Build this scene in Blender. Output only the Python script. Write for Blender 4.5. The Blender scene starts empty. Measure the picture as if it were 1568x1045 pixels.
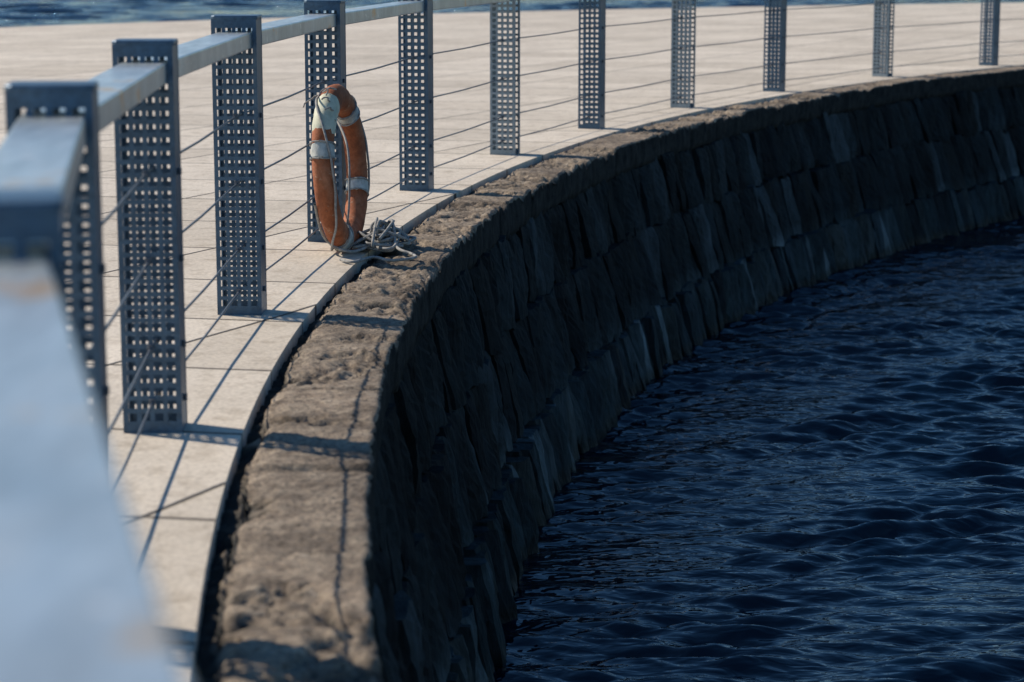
import bpy, math, random
import numpy as np
from mathutils import Vector, noise, Matrix
random.seed(7); np.random.seed(7)
scene=bpy.context.scene
CX,CY,RF=27.47,7.2,28.5
H=1.375; WZ=-1.525
def P(t,r,z): return Vector((CX-r*math.cos(t), CY+r*math.sin(t), z))

# ---------------- material helpers
def newmat(name):
    m=bpy.data.materials.new(name); m.use_nodes=True
    nt=m.node_tree; b=nt.nodes["Principled BSDF"]; return m,nt,b
def N(nt,t,**k):
    n=nt.nodes.new(t)
    for a,v in k.items(): setattr(n,a,v)
    return n
def L(nt,a,b): nt.links.new(a,b)
def math_(nt,op,a,b=None,c=None):
    n=N(nt,'ShaderNodeMath',operation=op)
    for i,x in enumerate((a,b,c)):
        if x is None: continue
        if hasattr(x,'is_output') : L(nt,x,n.inputs[i])
        else: n.inputs[i].default_value=x
    return n.outputs[0]
def ramp(nt,fac,stops):
    r=N(nt,'ShaderNodeValToRGB'); L(nt,fac,r.inputs[0])
    e=r.color_ramp.elements
    while len(e)<len(stops): e.new(0.5)
    for i,(p,c) in enumerate(stops):
        e[i].position=p; e[i].color=(*c,1) if len(c)==3 else c
    return r.outputs[0]
def noi(nt,vec,scale,detail=5,rough=.55,dist=0):
    n=N(nt,'ShaderNodeTexNoise'); n.inputs['Scale'].default_value=scale
    n.inputs['Detail'].default_value=detail; n.inputs['Roughness'].default_value=rough
    n.inputs['Distortion'].default_value=dist
    L(nt,vec,n.inputs['Vector']); return n.outputs['Fac']
def mapping(nt,vec,scale=(1,1,1),rot=(0,0,0)):
    m=N(nt,'ShaderNodeMapping'); m.inputs['Scale'].default_value=scale; m.inputs['Rotation'].default_value=rot
    L(nt,vec,m.inputs['Vector']); return m.outputs[0]
def mix(nt,f,a,b,mode='MIX'):
    n=N(nt,'ShaderNodeMix',data_type='RGBA',blend_type=mode)
    if hasattr(f,'is_output'): L(nt,f,n.inputs[0])
    else: n.inputs[0].default_value=f
    for i,x in ((6,a),(7,b)):
        if hasattr(x,'is_output'): L(nt,x,n.inputs[i])
        else: n.inputs[i].default_value=(*x,1)
    return n.outputs[2]
def bump(nt,h,strength,dist,prev=None):
    n=N(nt,'ShaderNodeBump'); n.inputs['Strength'].default_value=strength; n.inputs['Distance'].default_value=dist
    L(nt,h,n.inputs['Height'])
    if prev is not None: L(nt,prev,n.inputs['Normal'])
    return n.outputs[0]
def obj(nt): return N(nt,'ShaderNodeTexCoord').outputs['Object']

def mat_pave():
    m,nt,b=newmat("pale_concrete_slabs"); o=obj(nt)
    sep=N(nt,'ShaderNodeSeparateXYZ'); L(nt,o,sep.inputs[0]); x,y=sep.outputs[0],sep.outputs[1]
    wob=math_(nt,'MULTIPLY',math_(nt,'SUBTRACT',noi(nt,o,1.5,3),.5),.03)
    def fam(nx,ny,off,sp,w):
        d=math_(nt,'ADD',math_(nt,'ADD',math_(nt,'MULTIPLY',x,nx),math_(nt,'MULTIPLY',y,ny)),wob)
        d=math_(nt,'DIVIDE',math_(nt,'SUBTRACT',d,off),sp)
        fl=math_(nt,'FLOOR',d); fr=math_(nt,'SUBTRACT',d,fl)
        dist=math_(nt,'MULTIPLY',math_(nt,'SUBTRACT',.5,math_(nt,'ABSOLUTE',math_(nt,'SUBTRACT',fr,.5))),sp)
        mk=N(nt,'ShaderNodeMapRange'); mk.inputs['From Min'].default_value=w*.6; mk.inputs['From Max'].default_value=w*1.3
        L(nt,dist,mk.inputs['Value']); return fl,mk.outputs[0]
    k=1/math.hypot(1,.19)
    fa,ma=fam(.19*k,k,5.04,.93,.01)
    fb,mb=fam(-.906,.423,3.05,1.22,.009)
    joint=math_(nt,'MINIMUM',ma,mb)
    cv=N(nt,'ShaderNodeCombineXYZ'); L(nt,fa,cv.inputs[0]); L(nt,fb,cv.inputs[1])
    wn=N(nt,'ShaderNodeTexWhiteNoise'); L(nt,cv.outputs[0],wn.inputs['Vector'])
    base=ramp(nt,wn.outputs[0],[(0,(.62,.555,.46)),(1,(.76,.69,.585))])
    n1=noi(nt,o,1.1,6,.65); n2=noi(nt,o,60,3,.6); n3=noi(nt,o,9,6,.7)
    base=mix(nt,1,base,ramp(nt,n1,[(.3,(.82,.81,.8)),(.7,(1.04,1.03,1.02))]),'MULTIPLY')
    base=mix(nt,1,base,ramp(nt,n2,[(.3,(.74,.74,.74)),(.6,(1.03,1.03,1.03))]),'MULTIPLY')
    base=mix(nt,1,base,ramp(nt,n3,[(.3,(.66,.63,.59)),(.5,(1,1,1))]),'MULTIPLY')
    col=mix(nt,joint,(.06,.05,.04),base)
    L(nt,col,b.inputs['Base Color']); b.inputs['Roughness'].default_value=.8
    bp=bump(nt,joint,.8,.006); bp=bump(nt,n2,.35,.004,bp); bp=bump(nt,n3,.4,.006,bp)
    L(nt,bp,b.inputs['Normal']); return m
def mat_coping():
    m,nt,b=newmat("weathered_coping_stone"); o=obj(nt)
    n1=noi(nt,o,2.0,8,.7); n2=noi(nt,o,10,9,.75,.3); n3=noi(nt,o,85,4,.75); n4=noi(nt,o,35,5,.7)
    c=ramp(nt,n2,[(.3,(.09,.072,.056)),(.44,(.21,.172,.134)),(.58,(.33,.28,.22)),(.72,(.54,.47,.385))])
    c=mix(nt,1,c,ramp(nt,n1,[(.35,(.5,.47,.45)),(.5,(.95,.92,.88)),(.62,(1.2,1.15,1.1))]),'MULTIPLY')
    c=mix(nt,1,c,ramp(nt,n3,[(.34,(.4,.4,.4)),(.5,(1,1,1)),(.68,(1.4,1.37,1.32))]),'MULTIPLY')
    c=mix(nt,ramp(nt,n4,[(.59,(0,0,0)),(.66,(.85,.85,.85))]),c,(.04,.036,.03))
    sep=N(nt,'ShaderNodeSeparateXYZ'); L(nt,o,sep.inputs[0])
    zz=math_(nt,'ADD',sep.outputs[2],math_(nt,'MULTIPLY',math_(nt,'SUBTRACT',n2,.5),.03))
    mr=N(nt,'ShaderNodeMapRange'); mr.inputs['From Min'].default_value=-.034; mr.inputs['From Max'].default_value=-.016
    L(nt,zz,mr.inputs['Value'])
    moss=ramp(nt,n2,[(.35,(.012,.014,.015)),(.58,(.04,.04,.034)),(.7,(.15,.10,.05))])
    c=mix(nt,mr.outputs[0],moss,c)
    L(nt,c,b.inputs['Base Color']); b.inputs['Roughness'].default_value=.9
    bp=bump(nt,n2,.6,.02); bp=bump(nt,n4,.6,.01,bp); bp=bump(nt,n3,.8,.007,bp); L(nt,bp,b.inputs['Normal']); return m
def mat_wall():
    m,nt,b=newmat("dark_slate_stone"); o=obj(nt)
    g=N(nt,'ShaderNodeNewGeometry')
    st=mapping(nt,o,(9,9,2.2)); n1=noi(nt,st,1.6,8,.7,.8); n2=noi(nt,o,26,6,.7); n0=noi(nt,o,1.2,4)
    c=ramp(nt,g.outputs['Random Per Island'],[(0,(.004,.007,.010)),(.3,(.009,.015,.019)),(.6,(.014,.022,.027)),(.82,(.011,.014,.015)),(.93,(.025,.036,.043)),(1,(.045,.062,.073))])
    c=mix(nt,1,c,ramp(nt,n1,[(.32,(.4,.4,.41)),(.65,(1.4,1.4,1.4))]),'MULTIPLY')
    c=mix(nt,1,c,ramp(nt,n0,[(.35,(.45,.48,.48)),(.65,(1.25,1.25,1.25))]),'MULTIPLY')
    c=mix(nt,ramp(nt,n2,[(.7,(0,0,0)),(.76,(.35,.35,.35))]),c,(.05,.05,.035))
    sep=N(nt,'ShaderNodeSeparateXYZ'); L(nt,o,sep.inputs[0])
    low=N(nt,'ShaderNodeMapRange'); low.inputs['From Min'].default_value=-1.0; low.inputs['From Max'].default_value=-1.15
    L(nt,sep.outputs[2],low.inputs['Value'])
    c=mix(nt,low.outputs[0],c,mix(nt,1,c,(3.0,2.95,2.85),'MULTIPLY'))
    wet=N(nt,'ShaderNodeMapRange'); wet.inputs['From Min'].default_value=WZ+.02; wet.inputs['From Max'].default_value=WZ+.1
    L(nt,math_(nt,'ADD',sep.outputs[2],math_(nt,'MULTIPLY',math_(nt,'SUBTRACT',n1,.5),.12)),wet.inputs['Value'])
    c=mix(nt,wet.outputs[0],mix(nt,1,c,(.35,.38,.34),'MULTIPLY'),c)
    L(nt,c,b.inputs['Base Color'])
    L(nt,math_(nt,'ADD',math_(nt,'MULTIPLY',wet.outputs[0],.4),.42),b.inputs['Roughness'])
    b.inputs['Specular IOR Level'].default_value=.18
    bp=bump(nt,n1,.9,.035); bp=bump(nt,n2,.6,.01,bp); L(nt,bp,b.inputs['Normal']); return m
def mat_water(fine):
    m,nt,b=newmat("harbour_water"); o=obj(nt)
    b.inputs['Base Color'].default_value=(.0006,.0042,.013,1); b.inputs['Roughness'].default_value=.01
    b.inputs['IOR'].default_value=1.45
    if fine:
        h=noi(nt,mapping(nt,o,(1,2.2,1),(0,0,.12)),8,1.5,.45,.8); L(nt,bump(nt,h,.4,.03),b.inputs['Normal'])
    else:
        h=noi(nt,mapping(nt,o,(.6,1.7,1),(0,0,.3)),2.2,7,.7,.4); L(nt,bump(nt,h,.8,.2),b.inputs['Normal'])
    return m
def mat_paint(name,c1,c2,met=.35,rough=.42):
    m,nt,b=newmat(name); o=obj(nt)
    n=noi(nt,o,7,6,.7); n2=noi(nt,o,60,4,.7)
    c=ramp(nt,n,[(.3,c1),(.7,c2)])
    c=mix(nt,1,c,ramp(nt,n2,[(.3,(.7,.7,.7)),(.6,(1.1,1.1,1.1))]),'MULTIPLY')
    L(nt,c,b.inputs['Base Color']); b.inputs['Metallic'].default_value=met
    L(nt,math_(nt,'ADD',math_(nt,'MULTIPLY',n2,.3),rough-.15),b.inputs['Roughness'])
    L(nt,bump(nt,n2,.15,.002),b.inputs['Normal']); return m
def mat_rail():
    m,nt,b=newmat("galvanised_steel_rail"); o=obj(nt)
    n=noi(nt,o,4,6,.7); n2=noi(nt,o,22,5,.7); n3=noi(nt,mapping(nt,o,(12,1.5,1)),3,5,.7)
    c=ramp(nt,n,[(.3,(.4,.47,.5)),(.7,(.6,.66,.68))])
    c=mix(nt,1,c,ramp(nt,n3,[(.3,(.72,.72,.72)),(.65,(1.1,1.1,1.1))]),'MULTIPLY')
    c=mix(nt,ramp(nt,n,[(.6,(0,0,0)),(.65,(.85,.85,.85))]),c,(.6,.38,.17))
    c=mix(nt,ramp(nt,n2,[(.62,(0,0,0)),(.68,(.8,.8,.8))]),c,(.9,.9,.88))
    L(nt,c,b.inputs['Base Color']); b.inputs['Metallic'].default_value=.5
    L(nt,math_(nt,'ADD',math_(nt,'MULTIPLY',n2,.3),.18),b.inputs['Roughness'])
    return m
def mat_simple(name,c1,c2,scale,rough=.7,bs=.3,bd=.004,lo=.35,hi=.65):
    m,nt,b=newmat(name); o=obj(nt); n=noi(nt,o,scale,6,.7)
    L(nt,ramp(nt,n,[(lo,c1),(hi,c2)]),b.inputs['Base Color']); b.inputs['Roughness'].default_value=rough
    L(nt,bump(nt,n,bs,bd),b.inputs['Normal']); return m
def mat_ring():
    m,nt,b=newmat("faded_orange_plastic"); o=obj(nt); n=noi(nt,o,7,7,.75,.5); n2=noi(nt,o,40,5,.7); n3=noi(nt,o,14,6,.75)
    c=ramp(nt,n,[(.3,(.22,.065,.027)),(.5,(.36,.11,.043)),(.68,(.45,.19,.1))])
    c=mix(nt,1,c,ramp(nt,n2,[(.3,(.65,.65,.65)),(.6,(1.05,1.05,1.05))]),'MULTIPLY')
    c=mix(nt,ramp(nt,n3,[(.6,(0,0,0)),(.66,(.75,.75,.75))]),c,(.48,.37,.26))
    L(nt,c,b.inputs['Base Color']); b.inputs['Roughness'].default_value=.85
    L(nt,bump(nt,n3,.5,.008),b.inputs['Normal']); return m
M_pave=mat_pave(); M_cop=mat_coping(); M_wall=mat_wall(); M_w1=mat_water(True); M_w2=mat_water(False)
M_side_shade=mat_simple("coping_side_shaded",(.006,.008,.010),(.035,.036,.034),11,.9,.8,.02)  # outer coping face: same stones as the top, shade put into a darker colour
M_side_shade.node_tree.nodes["Principled BSDF"].inputs['Specular IOR Level'].default_value=.2
M_post=mat_paint("dark_blue_painted_steel",(.042,.088,.15),(.085,.155,.235))
M_postl=mat_paint("pale_galvanised_steel",(.2,.26,.31),(.3,.36,.41),.4,.45)
M_rail=mat_rail()
M_cable=mat_simple("steel_cable",(.06,.075,.1),(.12,.14,.17),50,.4)
M_orange=mat_ring()
M_band=mat_simple("worn_white_band",(.3,.33,.33),(.62,.64,.6),25,.7)
M_cream=mat_simple("cream_patch",(.45,.47,.36),(.66,.66,.52),18,.7)
M_rope=mat_simple("grey_rope",(.2,.2,.195),(.4,.4,.385),60,.9,.6,.004)

def mkobj(name,verts,faces,mats,smooth=False,parent=None,mi=None):
    me=bpy.data.meshes.new(name); me.from_pydata([tuple(v) for v in verts],[],faces); me.update()
    o=bpy.data.objects.new(name,me); scene.collection.objects.link(o)
    for m in (mats if isinstance(mats,(list,tuple)) else [mats]): me.materials.append(m)
    if smooth: me.polygons.foreach_set('use_smooth',[True]*len(me.polygons))
    if mi is not None: me.polygons.foreach_set('material_index',mi)
    if parent: o.parent=parent
    return o
def empty(name,loc=(0,0,0)):
    e=bpy.data.objects.new(name,None); e.location=loc; scene.collection.objects.link(e); return e
def sst(x,a,b_):
    x=min(1,max(0,(x-a)/(b_-a))); return x*x*(3-2*x)

# ---------------- pavement
R0,R1=RF-.252,45.6
T0,T1=-.7,2.2
nt_=400; rs=[R0,R0+.5]+list(np.linspace(R0+2,R1,8))
V=[];F=[]
prof=[(R0,-.3)]+[(r,0) for r in rs]+[(R1+.02,-.5),(R1+.4,-2.5)]
for i in range(nt_+1):
    t=T0+(T1-T0)*i/nt_
    for (r,z) in prof: V.append(P(t,r,z))
k=len(prof)
for i in range(nt_):
    for j in range(k-1): F.append((i*k+j,(i+1)*k+j,(i+1)*k+j+1,i*k+j+1))
mkobj("promenade_pavement",V,F,M_pave)

# ---------------- coping
Ri,Ro=RF-.30,RF-.62
ca,cb=-.36,1.35
def make_coping():
    V=[];F=[];mi=[]
    joints=[];s=ca*28
    while s<cb*28: joints.append(s); s+=random.uniform(.8,1.35)
    joints=np.array(joints)
    prof=[(Ri+.09,-.075),(Ri+.06,-.05),(Ri+.035,-.042),(Ri+.015,-.036),(Ri+.004,-.026),(Ri,-.014),(Ri-.012,-.003)]
    nq=26
    prof+=[(Ri-.012-(Ri-.012-Ro-.006)*(i/nq),0) for i in range(1,nq+1)]
    jtop=len(prof)-1
    prof+=[(Ro+.001,-.008),(Ro,-.03),(Ro,-.055),(Ro,-.085),(Ro,-.12),(Ro+.002,-.15),(Ro+.01,-.18),(Ro+.06,-.2)]
    k=len(prof)
    nb=len(joints)+2
    bt=[random.uniform(-.01,.01) for _ in range(nb)]; chip=[random.random() for _ in range(nb)]
    bo=[random.uniform(-.008,.008) for _ in range(nb)]
    ss=[];s=ca*28
    while s<cb*28:
        ss.append(s); s+=.011 if -4<s<6 else (.018 if s<14 else .03)
    for s in ss:
        t=s/28
        ji=int(np.searchsorted(joints,s)); dj=float(np.min(np.abs(joints-s)))
        gr=max(0,1-dj/.018)
        e_in=.018*noise.noise(Vector((s*2.5,3.1,0)))+.018*noise.noise(Vector((s*9,7.1,0)))
        e_out=.010*noise.noise(Vector((s*2.1,13.1,0)))+.008*noise.noise(Vector((s*11,17.1,0)))+bo[ji]
        for q,(r,z) in enumerate(prof):
            p=Vector((s,r,z)); f=(Ri-r)/(Ri-Ro)
            n1=noise.fractal(p*1.8,1,2,3); n2=noise.fractal(p*13+Vector((5,5,5)),.7,2,4)
            n3=noise.noise(p*3.2+Vector((n2*.25,0,3+ji)))
            n5=noise.fractal(p*34,.6,2,3)
            chipm=sst(n3+(chip[ji]-.55)*.9,.0,.1)
            if q<5:
                r2=r+e_in*(1 if q>2 else 0); z2=z+.018*n2+.014*n5-.006
            else:
                r2=r+e_in*max(0,1-f*3)+e_out*min(1,max(0,f*3-2))
                ed=1-min(1,min(f,1-f)/.04) if 0<=f<=1 else 1
                dz=.009*n1+.0055*n5-chipm*(.016+.026*n2)
                im=max(0,1-f/.2)
                dz-=im*(.004+.022*abs(n2)+.01*n3)
                dz-=.018*gr*(1+n2); dz-=.004*max(0,ed)*(.6+n3)
                dz+=bt[ji]
                if z>-.007: z2=z+dz
                else: z2=z+dz*(1 if z>-.02 else .4); r2-=.008*n1+.007*n2-.015*gr
            V.append(P(t,r2,z2))
    for i in range(len(ss)-1):
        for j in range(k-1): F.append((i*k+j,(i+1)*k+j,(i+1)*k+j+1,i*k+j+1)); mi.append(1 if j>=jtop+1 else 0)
    mkobj("coping_stones",V,F,[M_cop,M_side_shade],smooth=True,mi=mi)
make_coping()

# ---------------- wall stones
V=[];F=[]
courses=[(-.17,-.62,Ro-.0,Ro-.075,.11,.26),(-.60,-1.13,Ro-.085,Ro-.185,.12,.28),(-1.10,-1.95,Ro-.225,Ro-.36,.09,.19)]
LEAN=.30
for ci,(zt,zb,rt,rb,wmin,wmax) in enumerate(courses):
    s=ca*27.6
    while s<cb*27.6:
        w=random.uniform(wmin,wmax)*(1.3 if random.random()<.15 else 1)
        pm=.7 if ci<2 else 1.1
        pro=random.uniform(-.03,.03)*pm; ztj=zt+random.uniform(-.025,.02); zbj=zb+random.uniform(-.02,.03)
        if ci==2: ztj=zt+random.uniform(-.05,.01)
        ln=LEAN+random.uniform(-.12,.12); tw=random.uniform(-.03,.03)*pm+.01; tb=random.uniform(-.02,.02)
        far=s>14
        nu,nv=(4,8) if far else (6,14); base=len(V)
        taper=random.uniform(-.15,.15)
        for a in range(nv+3):
            fa=min(1,max(0,(a-1)/nv)); outa=(a==0 or a==nv+2)
            for b_ in range(nu+3):
                fb=min(1,max(0,(b_-1)/nu)); outb=(b_==0 or b_==nu+2)
                z=ztj+(zbj-ztj)*fa
                ww=w*(1+taper*(fa-.5)*2)
                ss=s+(fb-.5)*ww+w*.5+ln*(zt-z)*1.0
                r=rt+(rb-rt)*fa
                q=Vector((ss*5,z*2.5,rt*10+w*50))
                n=noise.fractal(q,.9,2,3)
                q2=Vector((ss*16-z*4,z*9,w*50)); nf=noise.fractal(q2,.7,2,3)
                cl=math.floor((noise.noise(Vector((ss*7-z*2,z*3,w*31)))+.5)*3.2)/3.2   # cleaved slate steps
                ex=min(fb,1-fb)*2; ez=min(fa,1-fa)*2
                rr=r-pro-tw*(fb-.5)*2-tb*(fa-.5)*2-.012*n-.007*nf-.022*(cl-.4)+.012*(1-min(1,ex*2))+.010*(1-min(1,ez*4))
                if fa in(0,1): z+=.03*noise.noise(Vector((ss*12,w*77,fa)))
                if fb in(0,1): ss+=.014*noise.noise(Vector((z*9,w*99,fb)))
                if outa or outb: rr=Ro+.12
                V.append(P(ss/27.6,rr,z))
        kk=nu+3
        for a in range(nv+2):
            for b_ in range(nu+2):
                i0=base+a*kk+b_; F.append((i0,i0+1,i0+kk+1,i0+kk))
        s+=w*.985
base=len(V)
for i in range(201):
    t=ca-.3+(cb+.8-ca)*i/200
    V.append(P(t,Ro+.03,-.19)); V.append(P(t,Ro-.17,-2.4))
for i in range(200):
    i0=base+i*2; F.append((i0,i0+2,i0+3,i0+1))
mkobj("stone_quay_wall",V,F,M_wall)

# ---------------- water
def grid_water(name,x0,x1,y0,y1,dx,dy,l0,l1,nw,slope,spread,mat,harm=.35,fadew=.8,pw=0,skew=0):
    xs=np.linspace(x0,x1,int((x1-x0)/dx)); ys=np.linspace(y0,y1,int((y1-y0)/dy))
    X,Y=np.meshgrid(xs,ys); X=X.astype(np.float32); Y=Y.astype(np.float32); Z=np.zeros_like(X)
    sc=l1/.8
    lam=np.exp(np.random.uniform(np.log(l0),np.log(l1),nw)); ang=np.random.normal(math.radians(-86),spread,nw)
    u,v=X/sc,Y/sc
    wx=X+sc*(.10*np.sin(v*.9+1)+.08*np.sin(u*1.3+v*.5)+.02*np.sin(v*3.1+u*2)); wy=Y+sc*(.10*np.sin(u*1.1+.4*v)+.03*np.sin(u*2.7-v))
    for l,a in zip(lam,ang):
        kk=2*math.pi/l; sl=slope*(l/l1)**pw
        ph=kk*(wx*math.cos(a)+wy*math.sin(a))+random.uniform(0,6.28)
        Z+=sl/kk*(np.sin(ph)+harm*np.sin(2*ph+1.5))
    grp=1+.45*np.sin(u*1.1+v*.7)*np.sin(v*1.3-u*.4+1)+.3*np.sin(u*2.3-v*1.9)+.2*np.sin(X*.55+Y*.4)
    Z*=grp
    fade=np.clip(np.minimum.reduce([X-x0,x1-X,Y-y0,y1-Y])/fadew,0,1); Z=Z*fade+WZ
    ny,nx=X.shape
    co=np.stack([X,Y,Z],-1).reshape(-1,3)
    idx=np.arange(nx*ny).reshape(ny,nx)
    fc=np.stack([idx[:-1,:-1],idx[:-1,1:],idx[1:,1:],idx[1:,:-1]],-1).reshape(-1,4)
    me=bpy.data.meshes.new(name)
    me.vertices.add(len(co)); me.vertices.foreach_set('co',co.ravel().astype(np.float32))
    me.loops.add(fc.size); me.loops.foreach_set('vertex_index',fc.ravel().astype(np.int32))
    me.polygons.add(len(fc)); me.polygons.foreach_set('loop_start',np.arange(0,fc.size,4,dtype=np.int32))
    try: me.polygons.foreach_set('loop_total',np.full(len(fc),4,dtype=np.int32))
    except Exception: pass
    me.polygons.foreach_set('use_smooth',[True]*len(fc)); me.update(calc_edges=True); me.validate()
    me.materials.append(mat)
    o=bpy.data.objects.new(name,me); scene.collection.objects.link(o)
x0,x1,y0,y1=-1.,11.,3.,30.
grid_water("harbour_water",x0,x1,y0,y1,.02,.0125,.11,.55,60,.05,.38,M_w1,pw=.15)
X0,X1,Y0,Y1=-70.,50.,33.,150.
grid_water("open_water",X0,X1,Y0,Y1,.3,.2,.9,6,60,.022,.35,M_w2,fadew=3)
B=3000
gx=[-B,X0,x0,x1,X1,B]; gy=[-B,y0,y1,Y0,Y1,B]
V=[Vector((x,y,WZ)) for y in gy for x in gx]; F=[]
for j in range(5):
    for i in range(5):
        if (i==2 and j==1) or (i in(1,2,3) and j==3): continue
        a=j*6+i; F.append((a,a+1,a+7,a+6))
mkobj("sea",V,F,M_w2)

# ---------------- railing
railing=empty("metal_railing",(0,0,0))
PH=1.1; PW=.165; PD=.13
def perf(verts,faces,orig,u,w,width,z0,z1,cols,solid=False):
    pitch=.037; hole=.0235
    rows=int((z1-z0-.02)/pitch)
    def lines(total,n,start):
        m=(total-(n-1)*pitch)/2; out=[0]
        for i in range(n): out+=[m+i*pitch-hole/2,m+i*pitch+hole/2]
        return out+[total]
    us=lines(width,cols,0); zs=lines(z1-z0,rows,0)
    base=len(verts)
    for z in zs:
        for a in us: verts.append(orig+u*(a-width/2)+Vector((0,0,z0+z)))
    k=len(us)
    for j in range(len(zs)-1):
        for i in range(k-1):
            if not solid and i%2==1 and j%2==1: continue
            a=base+j*k+i; faces.append((a,a+1,a+k+1,a+k))
def box(verts,faces,c,u,v,hu,hv,z0,z1,ch=.0):
    base=len(verts)
    if ch<=0: pts=[(-hu,-hv),(hu,-hv),(hu,hv),(-hu,hv)]
    else: pts=[(-hu+ch,-hv),(hu-ch,-hv),(hu,-hv+ch),(hu,hv-ch),(hu-ch,hv),(-hu+ch,hv),(-hu,hv-ch),(-hu,-hv+ch)]
    n=len(pts)
    for z in (z0,z1):
        for a,b_ in pts: verts.append(c+u*a+v*b_+Vector((0,0,z)))
    for i in range(n): faces.append((base+i,base+(i+1)%n,base+n+(i+1)%n,base+n+i))
    faces.append(tuple(base+i for i in range(n))[::-1]); faces.append(tuple(base+n+i for i in range(n)))
CH=(.735,.49,.245,.09)
def post(i,c,tan,light):
    rad=Vector((tan.y,-tan.x,0))
    mat=M_postl if light else M_post
    c=Vector((c.x,c.y,0))
    V=[];F=[]
    perf(V,F,c-tan*PD/2,rad,None,PW,0,PH-.012,4)
    perf(V,F,c+tan*PD/2,rad,None,PW,0,PH-.012,4)
    hw=PW/2-.003
    sg=-1 if light else 1   # channel web: water side, or land side on the alternate posts
    perf(V,F,c+rad*hw*sg,tan,None,PD-.006,0.0,PH-.012,3,solid=True)
    o=mkobj(f"post_{i}",V,F,mat,parent=railing)
    md=o.modifiers.new("t","SOLIDIFY"); md.thickness=.0035; md.offset=0
    V=[];F=[]
    box(V,F,c,rad,tan,PW/2+.003,PD/2+.003,PH-.016,PH,.014)
    o=mkobj(f"post_cap_{i}",V,F,mat,parent=railing)
    md=o.modifiers.new("b","BEVEL"); md.width=.005; md.segments=3
    V=[];F=[]
    for sd in (-1,1):
        box(V,F,c-rad*hw*sg+tan*sd*(PD/2-.012),rad,tan,.0025,.009,0.002,PH-.017)
    mkobj(f"post_lips_{i}",V,F,mat,parent=railing)
    V=[];F=[]
    for zc in CH:
        for sd in (-1,1):
            box(V,F,c+tan*sd*(PD/2+.006),rad,tan,.009,.006,zc-.009,zc+.009,.004)
        box(V,F,c+rad*(PW/2+.004),tan,rad,.009,.005,zc-.009,zc+.009,.004)
    mkobj(f"bolts_{i}",V,F,M_cable,parent=railing)
ysF=[4.4,6.305,8.335,10.385,12.52,14.63,16.66,18.74,20.75,23.0,25.05]
pts=[(Vector((.50,-1.52,0)),None),(Vector((-.07,.42,0)),None),(Vector((-.575,2.45,0)),None)]
ths=[math.asin((y-CY)/RF) for y in ysF]
while ths[-1]<1.28: ths.append(ths[-1]+.08)
for t in ths: pts.append((P(t,RF,0),t))
cs=[p for p,_ in pts]
for i,(c,t) in enumerate(pts):
    if t is None: tan=(cs[i+1]-cs[i]).normalized() if i==0 else (cs[i+1]-cs[i-1]).normalized()
    else: tan=Vector((math.sin(t),math.cos(t),0))
    n=i-2
    post(i,c,tan,light=(n>=6 and n%2==0))
RT=1.04;RH=.058;RW=.125
for i in range(len(cs)-1):
    a,b_=cs[i],cs[i+1]; dv=(b_-a); ln=dv.length; tan=dv.normalized(); rad=Vector((tan.y,-tan.x,0))
    V=[];F=[]
    box(V,F,(a+b_)/2,rad,tan,RW/2,ln/2-.035,RT-RH,RT,0)
    o=mkobj(f"top_rail_{i}",V,F,M_rail,parent=railing)
    md=o.modifiers.new("b","BEVEL"); md.width=.005; md.segments=3
def tube(name,paths,rad,mat,parent,cyclic=False,res=3):
    cu=bpy.data.curves.new(name,'CURVE'); cu.dimensions='3D'; cu.bevel_depth=rad; cu.bevel_resolution=res
    for pth in paths:
        sp=cu.splines.new('POLY'); sp.points.add(len(pth)-1)
        for q,p in zip(sp.points,pth): q.co=(p[0],p[1],p[2],1)
        sp.use_cyclic_u=cyclic; sp.use_smooth=True
    o=bpy.data.objects.new(name,cu); scene.collection.objects.link(o); o.data.materials.append(mat)
    dg=bpy.context.evaluated_depsgraph_get(); me=bpy.data.meshes.new_from_object(o.evaluated_get(dg))
    bpy.data.objects.remove(o); o=bpy.data.objects.new(name,me); scene.collection.objects.link(o)
    if parent: o.parent=parent
    return o
paths=[]
for h in CH:
    pth=[]
    for i,c in enumerate(cs):
        pth.append((c.x,c.y,h))
        if i<len(cs)-1:
            m_=(cs[i]+cs[i+1])/2; pth.append((m_.x,m_.y,h-.006))
    paths.append(pth)
tube("wire_cables",paths,.004,M_cable,railing)

# ---------------- life ring
ring=empty("life_ring",(0,0,0))
ringc=Vector((-.762,10.02,.372)); yaw=math.radians(9); lean=math.radians(4)
e1=Vector((math.sin(yaw),math.cos(yaw),0))
nn=Vector((math.cos(yaw),-math.sin(yaw),0))
e2=(Vector((0,0,1))*math.cos(lean)-nn*math.sin(lean)*1).normalized(); nn=e1.cross(e2).normalized()
RM,ra,rb_=.312,.058,.048
def rp(a,b_,R=RM,k=1.0):
    cdir=e1*math.cos(a)+e2*math.sin(a)
    return ringc+cdir*(R+ra*k*math.cos(b_))+nn*(rb_*k*math.sin(b_))
V=[];F=[]
NA,NB=140,26
bands=[math.radians(x) for x in (50,162,250,338)]
def inband(a,hw=.14): return any(abs((a-x+math.pi)%(2*math.pi)-math.pi)<hw for x in bands)
for i in range(NA):
    a=2*math.pi*i/NA
    for j in range(NB):
        b_=2*math.pi*j/NB; kk=1+.05*noise.noise(Vector((a*5,math.cos(b_)*2,math.sin(b_)*2)))+.03*noise.noise(Vector((a*20,b_*3,5)))
        if inband(a,.12): kk*=.97
        V.append(rp(a,b_,RM,kk))
for i in range(NA):
    for j in range(NB):
        F.append((i*NB+j,((i+1)%NA)*NB+j,((i+1)%NA)*NB+(j+1)%NB,i*NB+(j+1)%NB))
mkobj("ring_body",V,F,M_orange,smooth=True,parent=ring)
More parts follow.
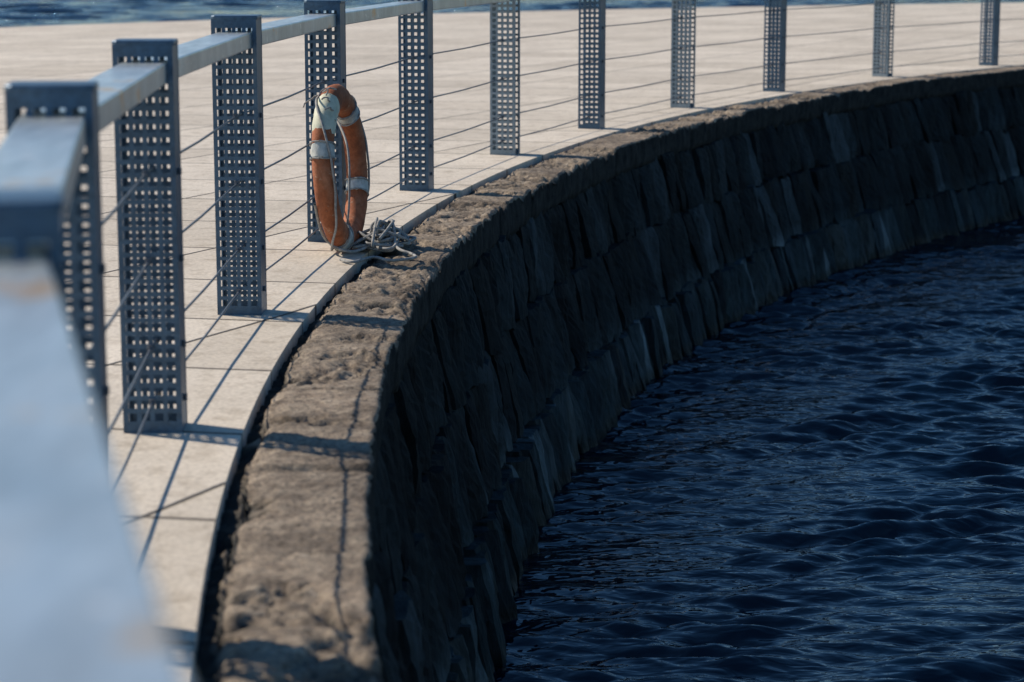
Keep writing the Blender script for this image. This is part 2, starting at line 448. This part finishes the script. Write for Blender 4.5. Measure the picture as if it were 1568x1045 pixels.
def band(name,bc,hw,kb,mat,seed):
    V=[];F=[];n=14
    for i in range(n+1):
        a=bc-hw+2*hw*i/n
        for j in range(NB):
            b_=2*math.pi*j/NB
            kk=kb+.05*noise.noise(Vector((a*14,math.cos(b_)*3,math.sin(b_)*3+seed)))
            if i in(0,n): kk=.97
            aa=a+(.04*noise.noise(Vector((math.cos(b_)*2,seed*7+math.sin(b_)*2,i//7))) if i in(0,1,n-1,n) else 0)
            V.append(rp(aa,b_,RM,kk))
    for i in range(n):
        for j in range(NB): F.append((i*NB+j,(i+1)*NB+j,(i+1)*NB+(j+1)%NB,i*NB+(j+1)%NB))
    mkobj(name,V,F,mat,smooth=True,parent=ring)
for bi,bc in enumerate(bands): band(f"band_{bi+1}",bc,.1,1.06,M_band,bi)
band("reflective_patch",math.radians(130),.32,1.045,M_cream,9)
pth=[]
for i in range(160):
    a=2*math.pi*i/160
    ph=((a-bands[0])/(math.pi/2))%1.0
    sl=math.sin(math.pi*ph)
    off=.008+.02*sl
    side=(-1 if int(((a-bands[0])/(math.pi/2))%4)%2==0 else 1)
    b_=side*sl*(1.3+.3*noise.noise(Vector((a*3,0,0))))
    q=rp(a,b_,RM,1.12)+(e1*math.cos(a)+e2*math.sin(a))*off*.4
    q=q-Vector((0,0,.025*sl*abs(math.cos(a))))
    q.z=max(q.z,.008)
    pth.append(q)
tube("grab_line",[pth],.0052,M_rope,ring,cyclic=True)
paths=[]
for bc in bands:
    for dd in (-.1,.1):
        paths.append([rp(bc+dd+.01*math.sin(j),2*math.pi*j/20,RM,1.1) for j in range(21)])
for kx in range(8):
    p=rp(math.radians(100+kx*6),math.radians(-70+25*kx),RM,1.12); q=[p]
    dvec=Vector((random.uniform(-1,.4),random.uniform(-.5,.5),random.uniform(-.2,1))).normalized()
    for s_ in range(6):
        p=p+dvec*.012+Vector((random.uniform(-.01,.01),random.uniform(-.01,.01),-.003*s_)); q.append(p)
    paths.append(q)
tube("rope_lashings",paths,.0035,M_rope,ring)
def smoothpath(ctrl,n=10):
    out=[]
    c=[ctrl[0]]+ctrl+[ctrl[-1]]
    for i in range(1,len(c)-2):
        for j in range(n):
            t=j/n; p0,p1,p2,p3=c[i-1],c[i],c[i+1],c[i+2]
            out.append(.5*((2*p1)+(p2-p0)*t+(2*p0-5*p1+4*p2-p3)*t*t+(3*p1-p0-3*p2+p3)*t**3))
    out.append(ctrl[-1]); return out
ctrl=[]
cen=Vector((-.59,10.12,0))
for i in range(84):
    a=i*1.9+random.uniform(-.9,.9); rr=random.uniform(.02,.16)
    sh=Vector((random.uniform(-.03,.03),random.uniform(-.05,.05),0))
    ctrl.append(cen+sh+Vector((math.cos(a)*rr*.95,math.sin(a)*rr*1.6,.015+random.random()*.16*max(0,1-rr/.16))))
ctrl=[rp(math.radians(200),-.9,RM,1.2),rp(math.radians(240),-1.2,RM,1.2),Vector((-.70,9.85,.02))]+ctrl+[Vector((-.50,9.87,.03)),Vector((-.44,9.78,.02)),Vector((-.42,9.66,.02)),Vector((-.52,9.60,.016)),Vector((-.60,9.70,.016)),Vector((-.68,9.58,.012)),Vector((-.74,9.66,.012))]
tube("rope_pile",[smoothpath(ctrl,9)],.0066,M_rope,None)
c2=[rp(math.radians(100),-1.2,RM,1.15),rp(math.radians(60),-2.2,RM,1.2),ringc+e2*.1-e1*.05+nn*.05,ringc-e2*.1-e1*.12+nn*.06,ringc-e2*.25-e1*.1+nn*.03,rp(math.radians(285),-2.4,RM,1.15)]
tube("hanging_line",[smoothpath(c2,10)],.005,M_rope,ring)

# ---------------- light
EL=math.radians(38); hd=Vector((-.89,.45)).normalized()
sd=Vector((hd.x*math.cos(EL),hd.y*math.cos(EL),math.sin(EL)))
ld=bpy.data.lights.new("sun","SUN"); ld.energy=5; ld.angle=math.radians(.5); ld.color=(1,.88,.73)
lo=bpy.data.objects.new("sun",ld); scene.collection.objects.link(lo); lo.rotation_euler=sd.to_track_quat('Z','Y').to_euler()
w=bpy.data.worlds.new("World"); scene.world=w; w.use_nodes=True; nt=w.node_tree
bg=nt.nodes['Background']; sk=nt.nodes.new('ShaderNodeTexSky'); sk.sky_type='NISHITA'; sk.sun_disc=False
sk.sun_elevation=EL; sk.sun_rotation=math.atan2(hd.x,hd.y)%(2*math.pi)
sk.air_density=1; sk.dust_density=.1; sk.ozone_density=1.9
hs=nt.nodes.new('ShaderNodeHueSaturation'); hs.inputs['Saturation'].default_value=1.28
nt.links.new(sk.outputs[0],hs.inputs['Color']); nt.links.new(hs.outputs[0],bg.inputs[0]); bg.inputs[1].default_value=.105
# ---------------- camera
cd=bpy.data.cameras.new("camera"); cam=bpy.data.objects.new("camera",cd); scene.collection.objects.link(cam)
cam.location=(0,0,H); cam.rotation_euler=(math.radians(90-10.1),0,0)
cd.sensor_width=36; cd.lens=3460/1568*36; cd.clip_start=.05; cd.clip_end=6000
cd.dof.use_dof=True; cd.dof.focus_distance=10.1; cd.dof.aperture_fstop=3.8
scene.camera=cam
scene.view_settings.view_transform='Standard'; scene.view_settings.look='None'; scene.view_settings.exposure=0
